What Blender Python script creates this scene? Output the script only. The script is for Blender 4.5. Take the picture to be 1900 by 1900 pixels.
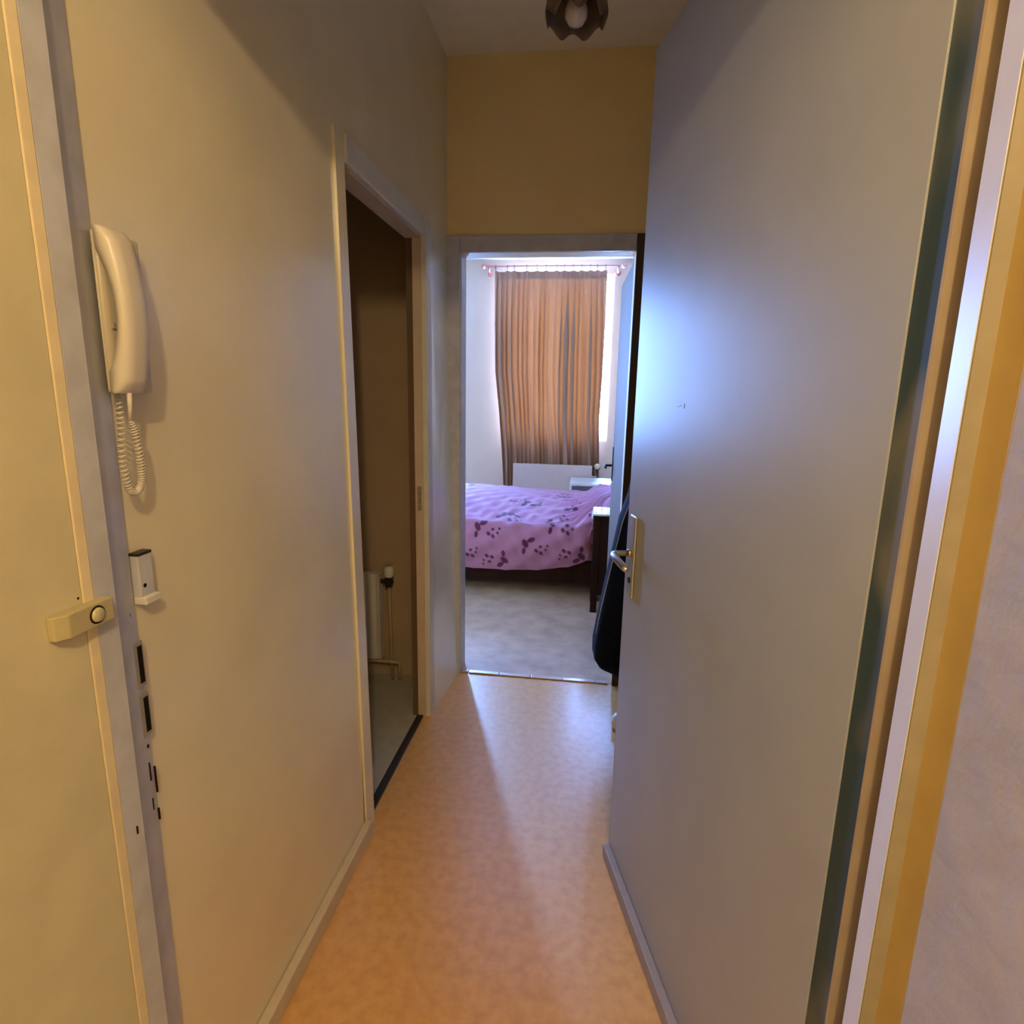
import bpy, bmesh, math, random
from mathutils import Vector, Matrix
random.seed(7)
S = bpy.context.scene
for o in list(bpy.data.objects):
    bpy.data.objects.remove(o, do_unlink=True)
COL = S.collection

# ------------------------------------------------------------------ camera
cam_d = bpy.data.cameras.new('camera'); cam = bpy.data.objects.new('camera', cam_d); COL.objects.link(cam)
cam_d.sensor_width = 36.0; cam_d.sensor_fit = 'HORIZONTAL'; cam_d.lens = 36.0 * 1087 / 1900
cam_d.clip_start = 0.01; cam_d.clip_end = 100
RX = Vector((0.9911, -0.0450, 0.1258))
def _cam():
    def ray(px, py): return Vector((px - 950, -(py - 950), -1087)).normalized()
    Y = ray(1098, 730); Z = -ray(847, 6254); Z = (Z - Y * Z.dot(Y)).normalized(); X = Y.cross(Z)
    m = Matrix((X, Y, Z)).to_4x4(); m.translation = Vector((0, 0, 1.40)); return m
cam.matrix_world = _cam()
S.camera = cam

# ------------------------------------------------------------------ light
SKY = 545.0
LAMP = 49.0
world = bpy.data.worlds.new('sky'); S.world = world; world.use_nodes = True
bg = world.node_tree.nodes['Background']; bg.inputs[0].default_value = (0.22, 0.42, 1.0, 1); bg.inputs[1].default_value = SKY

def portal(name, loc, sx, sz):
    d = bpy.data.lights.new(name, 'AREA'); d.shape = 'RECTANGLE'; d.size = sx; d.size_y = sz
    d.cycles.is_portal = True
    o = bpy.data.objects.new(name, d); COL.objects.link(o); o.location = loc
    o.rotation_euler = (-math.pi / 2, 0, 0)      # -Z of the lamp looks into the room (-Y)
    return o
# daylight comes through the two bedroom windows
W1 = (-0.86, 0.165, 0.93, 2.50)      # x0 x1 z0 z1 of the curtained window
W2 = (-1.85, -1.62, 0.95, 2.38)      # a narrow bare window further left
YB = 5.90; CB = 2.63
portal('portal_curtained', ((W1[0]+W1[1])/2, YB+0.2, (W1[2]+W1[3])/2), W1[1]-W1[0], W1[3]-W1[2])
portal('portal_bare', ((W2[0]+W2[1])/2, YB+0.2, (W2[2]+W2[3])/2), W2[1]-W2[0], W2[3]-W2[2])
# warm lamp of the stair landing, behind the camera
ld = bpy.data.lights.new('landing_lamp', 'POINT'); ld.energy = LAMP; ld.color = (1.0, 0.74, 0.38); ld.shadow_soft_size = 0.035
lo = bpy.data.objects.new('landing_lamp', ld); COL.objects.link(lo); lo.location = (0.16, -0.58, 2.26)

S.view_settings.view_transform = 'Standard'; S.view_settings.look = 'None'
S.view_settings.gamma = 1.0; S.view_settings.use_curve_mapping = False
S.view_settings.exposure = 0.0

# ------------------------------------------------------------------ materials
def mat(name, col, rough=0.6, spec=0.5, metal=0.0, noise=0.0, nscale=30, bump=0.0, bscale=80, col2=None, detail=4, coat=0.0, coatr=0.22, coati=1.6, bdist=0.002, stretch=None, ramp=None):
    m = bpy.data.materials.new(name); m.use_nodes = True
    nt = m.node_tree; b = nt.nodes['Principled BSDF']
    b.inputs['Roughness'].default_value = rough; b.inputs['Metallic'].default_value = metal
    b.inputs['Specular IOR Level'].default_value = spec; b.inputs['Coat Weight'].default_value = coat; b.inputs['Coat Roughness'].default_value = coatr; b.inputs['Coat IOR'].default_value = coati
    c = (*col, 1) if len(col) == 3 else col
    b.inputs['Base Color'].default_value = c
    tc = nt.nodes.new('ShaderNodeTexCoord'); src = tc.outputs['Object']
    if stretch:
        mp = nt.nodes.new('ShaderNodeMapping'); mp.inputs['Scale'].default_value = stretch
        nt.links.new(src, mp.inputs[0]); src = mp.outputs[0]
    if noise > 0 or col2:
        n = nt.nodes.new('ShaderNodeTexNoise'); n.inputs['Scale'].default_value = nscale; n.inputs['Detail'].default_value = detail
        nt.links.new(src, n.inputs['Vector'])
        cr = nt.nodes.new('ShaderNodeValToRGB')
        lo_, hi_ = ramp or (0.35, 0.65)
        cr.color_ramp.elements[0].position = lo_; cr.color_ramp.elements[1].position = hi_
        c2 = (*(col2 or tuple(v * (1 - noise) for v in c[:3])), 1)
        cr.color_ramp.elements[0].color = c2; cr.color_ramp.elements[1].color = c
        nt.links.new(n.outputs['Fac'], cr.inputs[0]); nt.links.new(cr.outputs[0], b.inputs['Base Color'])
    if bump > 0:
        n2 = nt.nodes.new('ShaderNodeTexNoise'); n2.inputs['Scale'].default_value = bscale; n2.inputs['Detail'].default_value = 5
        nt.links.new(src, n2.inputs['Vector'])
        bp = nt.nodes.new('ShaderNodeBump'); bp.inputs['Strength'].default_value = bump; bp.inputs['Distance'].default_value = bdist
        nt.links.new(n2.outputs['Fac'], bp.inputs['Height']); nt.links.new(bp.outputs[0], b.inputs['Normal'])
    return m

M = {}
M['hall_wall'] = mat('hall_wall', (0.84, 0.75, 0.53), 0.4, 0.5, coat=1.0, coatr=0.23, coati=1.75, noise=0.07, nscale=5, bump=0.12, bscale=60)
M['land_wall'] = mat('land_wall', (0.68, 0.61, 0.40), 0.6, 0.4, noise=0.10, nscale=9, bump=0.2, bscale=40)
M['stub_white'] = mat('stub_white', (0.90, 0.86, 0.78), 0.4, 0.5, coat=1.0, coatr=0.22, coati=1.75, noise=0.04, nscale=9)
M['end_wall'] = mat('end_wall', (0.94, 0.72, 0.34), 0.55, 0.4, noise=0.06, nscale=5, bump=0.15, bscale=60)
M['plaster'] = mat('plaster', (0.50, 0.44, 0.38), 0.75, 0.3, noise=0.10, nscale=14, bump=0.9, bscale=28, bdist=0.004)
M['plaster_shaded'] = mat('plaster_shaded', (0.62, 0.45, 0.19), 0.6, 0.4, noise=0.10, nscale=12)  # plaster out of the daylight, the shade put into its colour
M['ceil'] = mat('ceil', (0.95, 0.88, 0.74), 0.7, 0.3, noise=0.06, nscale=9)
M['floor'] = mat('floor', (0.76, 0.44, 0.15), 0.36, 0.6, coat=0.8, coatr=0.27, coati=1.6, col2=(0.66, 0.355, 0.105), nscale=34, detail=8, bump=0.08, bscale=140)
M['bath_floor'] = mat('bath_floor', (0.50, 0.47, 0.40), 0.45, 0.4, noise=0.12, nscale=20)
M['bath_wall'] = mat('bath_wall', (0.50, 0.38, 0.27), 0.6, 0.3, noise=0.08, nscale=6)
M['land_floor'] = mat('land_floor', (0.84, 0.72, 0.54), 0.6, 0.3, noise=0.2, nscale=30)
M['bed_wall'] = mat('bed_wall', (0.62, 0.49, 0.38), 0.7, 0.3, noise=0.03, nscale=6)
M['bed_ceil'] = mat('bed_ceil', (0.82, 0.82, 0.82), 0.8, 0.2, noise=0.03, nscale=6)
M['carpet'] = mat('carpet', (0.62, 0.45, 0.35), 0.55, 0.4, col2=(0.47, 0.33, 0.25), nscale=9, detail=9, bump=0.25, bscale=220)
M['white_paint'] = mat('white_paint', (0.72, 0.68, 0.62), 0.38, 0.5, noise=0.06, nscale=14, bump=0.1, bscale=50)
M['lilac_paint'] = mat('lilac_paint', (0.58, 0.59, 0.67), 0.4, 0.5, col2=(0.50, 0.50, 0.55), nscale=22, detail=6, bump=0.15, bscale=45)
M['cream_paint'] = mat('cream_paint', (0.74, 0.62, 0.42), 0.45, 0.5, noise=0.10, nscale=25, bump=0.15, bscale=60)
M['jamb_white'] = mat('jamb_white', (0.78, 0.76, 0.76), 0.35, 0.5, noise=0.04, nscale=20)
M['tan_paint'] = mat('tan_paint', (0.38, 0.33, 0.25), 0.5, 0.4, noise=0.12, nscale=18)
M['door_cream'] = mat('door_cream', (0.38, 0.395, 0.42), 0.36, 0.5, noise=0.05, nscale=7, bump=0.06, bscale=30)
M['door_teal'] = mat('door_teal', (0.15, 0.155, 0.17), 0.55, 0.4, col2=(0.035, 0.065, 0.11), nscale=3.2, detail=3, ramp=(0.47, 0.53), stretch=(1, 1, 0.55))
M['door_edge'] = mat('door_edge', (0.46, 0.37, 0.25), 0.6, 0.3, col2=(0.38, 0.28, 0.18), nscale=12, detail=5, stretch=(1, 1, 0.6))
M['strip_grey'] = mat('strip_grey', (0.36, 0.31, 0.29), 0.5, 0.4, noise=0.10, nscale=30)
M['bath_jamb'] = mat('bath_jamb', (0.62, 0.50, 0.38), 0.5, 0.4, noise=0.08, nscale=20)
M['brown_shaded'] = mat('brown_shaded', (0.07, 0.045, 0.03), 0.5, 0.3, noise=0.1, nscale=12)  # brownish casing, deepened in colour for the front door's shadow
M['rebate_shade'] = mat('rebate_shade', (0.16, 0.10, 0.065), 0.5, 0.3, noise=0.1, nscale=12)  # rebate shade put into the colour
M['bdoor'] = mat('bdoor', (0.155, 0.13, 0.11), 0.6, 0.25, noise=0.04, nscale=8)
M['base_paint'] = mat('base_paint', (0.66, 0.55, 0.40), 0.4, 0.5, noise=0.08, nscale=20)
M['black'] = mat('black', (0.02, 0.018, 0.016), 0.45, 0.4)
M['hole'] = mat('hole', (0.012, 0.010, 0.008), 0.9, 0.1)
M['alu'] = mat('alu', (0.62, 0.60, 0.58), 0.32, 0.5, metal=0.9, noise=0.08, nscale=40)
M['brass'] = mat('brass', (0.68, 0.52, 0.30), 0.35, 0.5, metal=0.7, noise=0.05, nscale=40)
M['strike'] = mat('strike', (0.50, 0.44, 0.36), 0.4, 0.5, metal=0.5, noise=0.2, nscale=60)
M['phone'] = mat('phone', (0.62, 0.57, 0.51), 0.32, 0.5, noise=0.02, nscale=20)
M['phone_side'] = mat('phone_side', (0.52, 0.46, 0.37), 0.35, 0.5, noise=0.02, nscale=20)
M['bell'] = mat('bell', (0.48, 0.42, 0.24), 0.45, 0.5, noise=0.06, nscale=60)
M['bell_button'] = mat('bell_button', (0.56, 0.50, 0.31), 0.3, 0.5, noise=0.04, nscale=60)
M['shade'] = mat('shade', (0.20, 0.145, 0.11), 0.5, 0.4, noise=0.2, nscale=30)
M['bulb'] = mat('bulb', (0.82, 0.74, 0.66), 0.25, 0.5, noise=0.02, nscale=10)
M['coat'] = mat('coat', (0.005, 0.006, 0.016), 0.9, 0.1, noise=0.3, nscale=30, bump=0.3, bscale=120)
M['piping'] = mat('piping', (0.42, 0.42, 0.50), 0.7, 0.3, noise=0.1, nscale=50)
M['white_plastic'] = mat('white_plastic', (0.86, 0.86, 0.86), 0.35, 0.5, noise=0.02, nscale=20)
M['radiator'] = mat('radiator', (0.58, 0.46, 0.40), 0.45, 0.5, noise=0.03, nscale=20)
M['rad_white'] = mat('rad_white', (0.74, 0.70, 0.66), 0.4, 0.5, noise=0.03, nscale=20)
M['copper'] = mat('copper', (0.55, 0.24, 0.17), 0.4, 0.5, metal=0.25, noise=0.08, nscale=40)
M['dark_metal'] = mat('dark_metal', (0.06, 0.045, 0.04), 0.4, 0.5, metal=0.6, noise=0.1, nscale=40)
M['dark_wood'] = mat('dark_wood', (0.030, 0.010, 0.007), 0.65, 0.08, col2=(0.02, 0.008, 0.006), nscale=20, stretch=(1, 1, 0.1))
M['sheet'] = mat('sheet', (0.50, 0.34, 0.50), 0.85, 0.2, noise=0.05, nscale=30)
M['cloth_white'] = mat('cloth_white', (0.80, 0.79, 0.80), 0.3, 0.5, noise=0.03, nscale=30)
M['pipe'] = mat('pipe', (0.50, 0.38, 0.27), 0.45, 0.5, noise=0.05, nscale=30)

def mat_curtain():
    m = bpy.data.materials.new('curtain_fabric'); m.use_nodes = True; nt = m.node_tree
    for n in list(nt.nodes): nt.nodes.remove(n)
    out = nt.nodes.new('ShaderNodeOutputMaterial')
    d = nt.nodes.new('ShaderNodeBsdfDiffuse'); t = nt.nodes.new('ShaderNodeBsdfTranslucent'); a = nt.nodes.new('ShaderNodeAddShader')
    n = nt.nodes.new('ShaderNodeTexNoise'); n.inputs['Scale'].default_value = 60; n.inputs['Detail'].default_value = 5
    cr = nt.nodes.new('ShaderNodeValToRGB')
    cr.color_ramp.elements[0].color = (0.30, 0.17, 0.11, 1); cr.color_ramp.elements[1].color = (0.36, 0.21, 0.14, 1)
    nt.links.new(n.outputs['Fac'], cr.inputs[0]); nt.links.new(cr.outputs[0], d.inputs[0])
    t.inputs[0].default_value = CURT_T
    nt.links.new(d.outputs[0], a.inputs[0]); nt.links.new(t.outputs[0], a.inputs[1]); nt.links.new(a.outputs[0], out.inputs[0])
    return m
CURT_T = (0.0056, 0.0013, 0.00018, 1)
M['curtain'] = mat_curtain()

def mat_glass():
    m = bpy.data.materials.new('window_glass'); m.use_nodes = True; nt = m.node_tree
    for n in list(nt.nodes): nt.nodes.remove(n)
    out = nt.nodes.new('ShaderNodeOutputMaterial')
    tr = nt.nodes.new('ShaderNodeBsdfTransparent'); g = nt.nodes.new('ShaderNodeBsdfGlossy'); mx = nt.nodes.new('ShaderNodeMixShader')
    tr.inputs[0].default_value = (0.95, 0.97, 0.98, 1); g.inputs['Roughness'].default_value = 0.02; mx.inputs[0].default_value = 0.06
    nt.links.new(tr.outputs[0], mx.inputs[1]); nt.links.new(g.outputs[0], mx.inputs[2]); nt.links.new(mx.outputs[0], out.inputs[0])
    return m
M['glass'] = mat_glass()

def mat_duvet():
    m = bpy.data.materials.new('duvet_fabric'); m.use_nodes = True; nt = m.node_tree; b = nt.nodes['Principled BSDF']
    b.inputs['Roughness'].default_value = 0.75; b.inputs['Specular IOR Level'].default_value = 0.25
    b.inputs['Sheen Weight'].default_value = 0.25
    at = nt.nodes.new('ShaderNodeAttribute'); at.attribute_name = 'print'
    mx = nt.nodes.new('ShaderNodeMix'); mx.data_type = 'RGBA'
    n = nt.nodes.new('ShaderNodeTexNoise'); n.inputs['Scale'].default_value = 7; n.inputs['Detail'].default_value = 3
    cr = nt.nodes.new('ShaderNodeValToRGB')
    cr.color_ramp.elements[0].color = (0.41, 0.17, 0.31, 1); cr.color_ramp.elements[1].color = (0.46, 0.20, 0.355, 1)
    nt.links.new(n.outputs['Fac'], cr.inputs[0])
    nt.links.new(at.outputs['Fac'], mx.inputs['Factor']); nt.links.new(cr.outputs[0], mx.inputs['A'])
    mx.inputs['B'].default_value = (0.10, 0.018, 0.07, 1)
    nt.links.new(mx.outputs['Result'], b.inputs['Base Color'])
    return m
M['duvet'] = mat_duvet()

# ------------------------------------------------------------------ mesh helpers
def link(name, bm, m, parent=None, smooth=False):
    me = bpy.data.meshes.new(name)
    bmesh.ops.recalc_face_normals(bm, faces=bm.faces)
    bm.to_mesh(me); bm.free()
    if smooth:
        for p in me.polygons: p.use_smooth = True
    me.materials.append(M[m] if isinstance(m, str) else m)
    o = bpy.data.objects.new(name, me); COL.objects.link(o)
    if parent: o.parent = parent; o.matrix_parent_inverse = Matrix.Identity(4)
    return o
def box(bm, x0, x1, y0, y1, z0, z1, bev=0.0, seg=2):
    vs = [bm.verts.new(v) for v in [(x0,y0,z0),(x1,y0,z0),(x1,y1,z0),(x0,y1,z0),(x0,y0,z1),(x1,y0,z1),(x1,y1,z1),(x0,y1,z1)]]
    fs = [bm.faces.new([vs[i] for i in f]) for f in [(0,3,2,1),(4,5,6,7),(0,1,5,4),(1,2,6,5),(2,3,7,6),(3,0,4,7)]]
    if bev > 0:
        es = {e for f in fs for e in f.edges}
        bmesh.ops.bevel(bm, geom=list(es), offset=bev, segments=seg, profile=0.5, affect='EDGES')
    return vs
def B(*a, **k):
    bm = bmesh.new(); box(bm, *a, **k); return bm
def prism(bm, pts, z0, z1, bev=0.0):
    """vertical prism over a plan polygon"""
    lo = [bm.verts.new((x, y, z0)) for x, y in pts]; hi = [bm.verts.new((x, y, z1)) for x, y in pts]
    n = len(pts); fs = [bm.faces.new(lo[::-1]), bm.faces.new(hi)]
    for i in range(n): fs.append(bm.faces.new((lo[i], lo[(i+1)%n], hi[(i+1)%n], hi[i])))
    if bev > 0:
        bmesh.ops.bevel(bm, geom=list({e for f in fs for e in f.edges}), offset=bev, segments=2, profile=0.5, affect='EDGES')
def tube(bm, pts, r, seg=10, cap=True):
    pts = [Vector(p) for p in pts]; n = len(pts); rings = []
    rr = r if isinstance(r, (list, tuple)) else [r] * n
    up = None
    for i, p in enumerate(pts):
        t = (pts[min(i+1, n-1)] - pts[max(i-1, 0)]).normalized()
        if up is None:
            a = Vector((0, 0, 1)) if abs(t.z) < 0.9 else Vector((1, 0, 0)); up = (a - t * a.dot(t)).normalized()
        else:
            up = (up - t * up.dot(t)).normalized()
        s = t.cross(up)
        rings.append([bm.verts.new(p + (up * math.cos(k * 2 * math.pi / seg) + s * math.sin(k * 2 * math.pi / seg)) * rr[i]) for k in range(seg)])
    for i in range(n - 1):
        for k in range(seg): bm.faces.new((rings[i][k], rings[i][(k+1)%seg], rings[i+1][(k+1)%seg], rings[i+1][k]))
    if cap: bm.faces.new(rings[0][::-1]); bm.faces.new(rings[-1])
def lathe(bm, prof, c=(0,0,0), axis='Z', seg=28, mod=None):
    """prof = [(r, h)...] revolved round an axis through c; mod(angle, i, r, h) -> r, h"""
    rings = []
    for i, (r, h) in enumerate(prof):
        ring = []
        for k in range(seg):
            a = 2 * math.pi * k / seg; r2, h2 = (mod(a, i, r, h) if mod else (r, h))
            u, v = r2 * math.cos(a), r2 * math.sin(a)
            p = {'Z': (u, v, h2), 'Y': (u, h2, v), 'X': (h2, u, v)}[axis]
            ring.append(bm.verts.new((c[0]+p[0], c[1]+p[1], c[2]+p[2])))
        rings.append(ring)
    for i in range(len(rings) - 1):
        for k in range(seg): bm.faces.new((rings[i][k], rings[i][(k+1)%seg], rings[i+1][(k+1)%seg], rings[i+1][k]))
    return rings
def ball(bm, c, r, sx=1, sy=1, sz=1, u=20, v=12):
    g = bmesh.ops.create_uvsphere(bm, u_segments=u, v_segments=v, radius=r)
    for w in g['verts']: w.co = Vector((c[0] + w.co.x*sx, c[1] + w.co.y*sy, c[2] + w.co.z*sz))
def torus(bm, c, R, r, axis='X', a=22, b=8):
    rings = []
    for i in range(a):
        t = 2*math.pi*i/a; ring = []
        for k in range(b):
            p = 2*math.pi*k/b; rad = R + r*math.cos(p); u, v, w = rad*math.cos(t), rad*math.sin(t), r*math.sin(p)
            q = {'X': (w, u, v), 'Y': (u, w, v), 'Z': (u, v, w)}[axis]
            ring.append(bm.verts.new((c[0]+q[0], c[1]+q[1], c[2]+q[2])))
        rings.append(ring)
    for i in range(a):
        for k in range(b): bm.faces.new((rings[i][k], rings[(i+1)%a][k], rings[(i+1)%a][(k+1)%b], rings[i][(k+1)%b]))
def tag(o, label, cat, kind=None, group=None):
    o['label'] = label; o['category'] = cat
    if kind: o['kind'] = kind
    if group: o['group'] = group
    return o
def empty(name, loc, label, cat, kind=None, group=None, rz=0.0):
    o = bpy.data.objects.new(name, None); COL.objects.link(o); o.location = loc; o.rotation_euler = (0, 0, rz); o.empty_display_size = 0.05
    return tag(o, label, cat, kind, group)
def rel(o):
    """offset so that children of an unrotated empty can be given in world coordinates"""
    return Matrix.Translation(-o.location)
def part(name, bm, m, root, smooth=False, shift=True):
    if shift and root is not None:
        r = root
        off = Vector(r.location)
        if r.parent: off = off + Vector(r.parent.location)
        bmesh.ops.transform(bm, matrix=Matrix.Translation(-off), verts=bm.verts)
    return link(name, bm, m, root, smooth)
def struct(name, bm, m, label, cat):
    return tag(link(name, bm, m), label, cat, 'structure')

# ------------------------------------------------------------------ shell: landing, hall, bathroom, bedroom
XL = -0.655      # face of the hall's left wall
XR = 0.44        # face of the hall's right wall
HC = 2.76        # hall ceiling
# landing
struct('wall_landing_left', B(-0.80, -0.62, -1.7, 0.6185, 0, 2.6), 'land_wall', 'yellowish landing wall carrying the doorbell', 'wall')
bm = bmesh.new(); box(bm, 0.378, 0.55, -0.264, 0.588, 0, 2.6); box(bm, 0.55, 1.15, -0.264, -0.12, 0, 2.6)
struct('wall_landing_right', bm, 'plaster', 'rough pinkish plaster wall at the right edge', 'wall')
struct('wall_landing_side', B(1.10, 1.25, -1.7, -0.12, 0, 2.6), 'land_wall', 'landing side wall behind the corner', 'wall')
struct('wall_landing_back', B(-0.80, 1.25, -1.85, -1.7, 0, 2.6), 'land_wall', 'landing wall behind the viewer', 'wall')
struct('floor_landing', B(-0.80, 1.25, -1.85, 0.60, -0.08, -0.001), 'land_floor', 'brown landing floor before the entrance', 'floor')
struct('ceiling_landing', B(-0.80, 1.25, -1.85, 0.62, 2.6, 2.7), 'ceil', 'landing ceiling before the entrance', 'ceiling')
# wall over the front door
bm = bmesh.new(); box(bm, -0.80, 0.62, 0.62, 0.74, 2.15, 2.95)
box(bm, 0.42, 0.62, 0.588, 0.74, 0, 2.6); box(bm, -0.80, -0.70, 0.6185, 0.70, 0, 2.15)
struct('wall_front', bm, 'hall_wall', 'wall above and around the entrance door frame', 'wall')
# hall
struct('floor', B(-0.69, XR + 0.02, 0.60, 2.700, -0.08, 0), 'floor', 'orange-brown mottled hall linoleum floor', 'floor')
struct('ceiling', B(-0.80, 0.62, 0.62, 2.82, HC, HC + 0.12), 'ceil', 'dim off-white hall ceiling', 'ceiling')
XW = -0.715       # back of the partition
BD0, BD1, BDZ = 1.550, 2.275, 1.965       # bathroom opening
bm = bmesh.new()
box(bm, XW, XL, 0.70, BD0, 0, HC)
box(bm, XW, XL, BD0, BD1, BDZ, HC)
# slightly leaning stub between the bathroom door and the end wall
def quadbox(bm, lo, hi):
    v = [bm.verts.new(p) for p in lo + hi]
    for f in [(0,3,2,1),(4,5,6,7),(0,1,5,4),(1,2,6,5),(2,3,7,6),(3,0,4,7)]: bm.faces.new([v[i] for i in f])
y0, y1 = BD1, 2.72
box(bm, XW, XL - 0.005, y0, y1, 1.9, HC)
struct('wall_left', bm, 'hall_wall', 'cream glossy left hall wall behind the intercom', 'wall')
bm = bmesh.new()
BX0, BX1, BZ = -0.60, 0.160, 1.993       # bedroom opening
box(bm, -2.40, BX0, 2.70, 2.80, 0, 2.95); box(bm, BX1, 1.70, 2.70, 2.80, 0, 2.95); box(bm, BX0, BX1, 2.70, 2.80, BZ, 2.95)
struct('wall_end', bm, 'end_wall', 'brownish yellow hall end wall above the bedroom doorway', 'wall')
struct('wall_right', B(XR, 0.62, 0.74, 2.70, 0, HC), 'hall_wall', 'hall wall behind the open entrance door', 'wall')
bm = bmesh.new()
y0, y1 = BD1, 2.72
quadbox(bm, [(XW,y0,0),(-0.640,y0,0),(-0.603,2.345,0),(-0.598,y1,0)][:2] + [(-0.605,y1,0),(XW,y1,0)],
            [(XW,y0,1.9),(-0.657,y0,1.9),(-0.662,y1,1.9),(XW,y1,1.9)])
struct('trim_6', bm, 'stub_white', 'whitish boxed panel between bathroom casing and bedroom casing', 'panel')
# bathroom
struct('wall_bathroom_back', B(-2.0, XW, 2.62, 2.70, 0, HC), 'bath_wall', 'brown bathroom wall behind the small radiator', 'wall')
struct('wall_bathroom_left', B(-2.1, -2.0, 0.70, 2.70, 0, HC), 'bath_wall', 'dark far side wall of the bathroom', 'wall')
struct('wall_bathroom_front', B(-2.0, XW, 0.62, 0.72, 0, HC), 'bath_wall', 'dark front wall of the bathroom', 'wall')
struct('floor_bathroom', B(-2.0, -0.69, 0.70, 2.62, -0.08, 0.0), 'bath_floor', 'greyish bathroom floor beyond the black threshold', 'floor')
struct('ceiling_bathroom', B(-2.1, XW, 0.62, 2.70, HC, HC + 0.1), 'ceil', 'dark bathroom ceiling', 'ceiling')
# bedroom
struct('floor_bedroom', B(-2.40, 1.70, 2.700, YB + 0.2, -0.08, 0.002), 'carpet', 'grey mottled bedroom floor covering', 'floor')
struct('ceiling_bedroom', B(-2.40, 1.70, 2.80, YB + 0.2, CB, CB + 0.12), 'bed_ceil', 'white bedroom ceiling', 'ceiling')
struct('wall_bedroom_left', B(-2.50, -2.30, 2.70, YB + 0.2, 0, 2.75), 'bed_wall', 'white bedroom side wall left of the doorway', 'wall')
struct('wall_bedroom_right', B(1.60, 1.75, 2.70, YB + 0.2, 0, 2.75), 'bed_wall', 'white bedroom side wall behind the bedroom door', 'wall')
bm = bmesh.new(); y0, y1 = YB, YB + 0.2
box(bm, -2.40, W2[0], y0, y1, 0, 2.75); box(bm, W2[1], W1[0], y0, y1, 0, 2.75); box(bm, W1[1], 1.70, y0, y1, 0, 2.75)
for w in (W1, W2):
    box(bm, w[0], w[1], y0, y1, 0, w[2]); box(bm, w[0], w[1], y0, y1, w[3], 2.75)
struct('wall_bedroom_back', bm, 'bed_wall', 'white bedroom window wall around the brown curtain', 'wall')
def window(name, w, label, mullion):
    r = empty(name, ((w[0]+w[1])/2, YB + 0.12, w[2]), label, 'window', 'structure')
    y0, y1 = YB + 0.10, YB + 0.15; t = 0.045 if mullion else 0.010
    bm = bmesh.new()
    box(bm, w[0], w[0]+t, y0, y1, w[2], w[3]); box(bm, w[1]-t, w[1], y0, y1, w[2], w[3])
    box(bm, w[0]+t, w[1]-t, y0, y1, w[2], w[2]+t); box(bm, w[0]+t, w[1]-t, y0, y1, w[3]-t, w[3])
    part('window_frame', bm, 'white_plastic', r)
    xs = [w[0]+t] + ([mullion] if mullion else []) + [w[1]-t]
    if mullion: part('mullion', B(mullion-0.025, mullion+0.025, y0, y1, w[2]+t, w[3]-t), 'white_plastic', r)
    for a, b_ in zip(xs[:-1], xs[1:]):
        part('pane', B(a, b_, YB+0.123, YB+0.127, w[2]+t, w[3]-t), 'glass', r)
    part('sill', B(w[0]-0.0, w[1]+0.0, YB+0.002, YB+0.10, w[2], w[2]+0.012), 'white_plastic', r)
window('window_1', W1, 'bright bedroom window behind the brown curtain', -0.35)
window('window_2', W2, 'narrow bare bedroom window left of the curtained one', None)

# ------------------------------------------------------------------ front door frame
tr = empty('trim_1', (0, 0.66, 0), 'painted wooden frame of the entrance door with worn strike side', 'door frame', 'structure')
bm = bmesh.new(); prism(bm, [(-0.70, 0.6195), (-0.6185, 0.6195), (-0.6165, 0.6340), (-0.70, 0.6340)], 0, 2.15, 0.0015); part('jamb_edge', bm, 'cream_paint', tr)
bm = bmesh.new(); prism(bm, [(-0.70, 0.6342), (-0.6175, 0.6342), (-0.6175, 0.668), (-0.6265, 0.671), (-0.6495, 0.733), (-0.654, 0.737), (-0.70, 0.737)], 0, 2.15, 0.0012); part('jamb_post', bm, 'lilac_paint', tr)
bm = bmesh.new(); prism(bm, [(0.360, 0.635), (0.3612, 0.635), (0.42, 0.635), (0.42, 0.735), (0.402, 0.735), (0.402, 0.667), (0.360, 0.667)], 0, 2.15); part('hinge_post', bm, 'jamb_white', tr)
part('casing_face', B(0.361, 0.378, 0.6325, 0.6352, 0, 2.15), 'tan_paint', tr)
part('shaded_band', B(0.378, 0.42, 0.5885, 0.6348, 0, 2.15), 'plaster_shaded', tr)  # paints the shaded end of the plaster up to the daylight's edge
bm = bmesh.new(); box(bm, -0.6175, 0.36, 0.62, 0.668, 2.078, 2.15); part('head_rail', bm, 'lilac_paint', tr)
# strike plates let into the frame
def strike(z0, z1, yc):
    p = part('strike_plate', B(-0.6465, -0.6425, yc-0.0095, yc+0.0105, z0, z1, bev=0.0006), 'strike', tr)
    part('latch_hole', B(-0.6435, -0.6418, yc-0.001, yc+0.0075, z0+0.006, z1-0.006), 'hole', p)
    return p
strike(0.960, 1.030, 0.7215); strike(0.880, 0.948, 0.7225)
for zz, yy, h in [(1.075, 0.716, 0.006), (0.862, 0.722, 0.005), (0.82, 0.720, 0.03), (0.80, 0.730, 0.045), (0.765, 0.7185, 0.02), (0.74, 0.7285, 0.02), (0.775, 0.655, 0.012)]:
    xx = -0.6445 if yy > 0.68 else -0.6175
    part('scratch', B(xx-0.001, xx+0.0012, yy-0.0012, yy+0.0012, zz-h/2, zz+h/2), 'dark_wood', tr)

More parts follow.
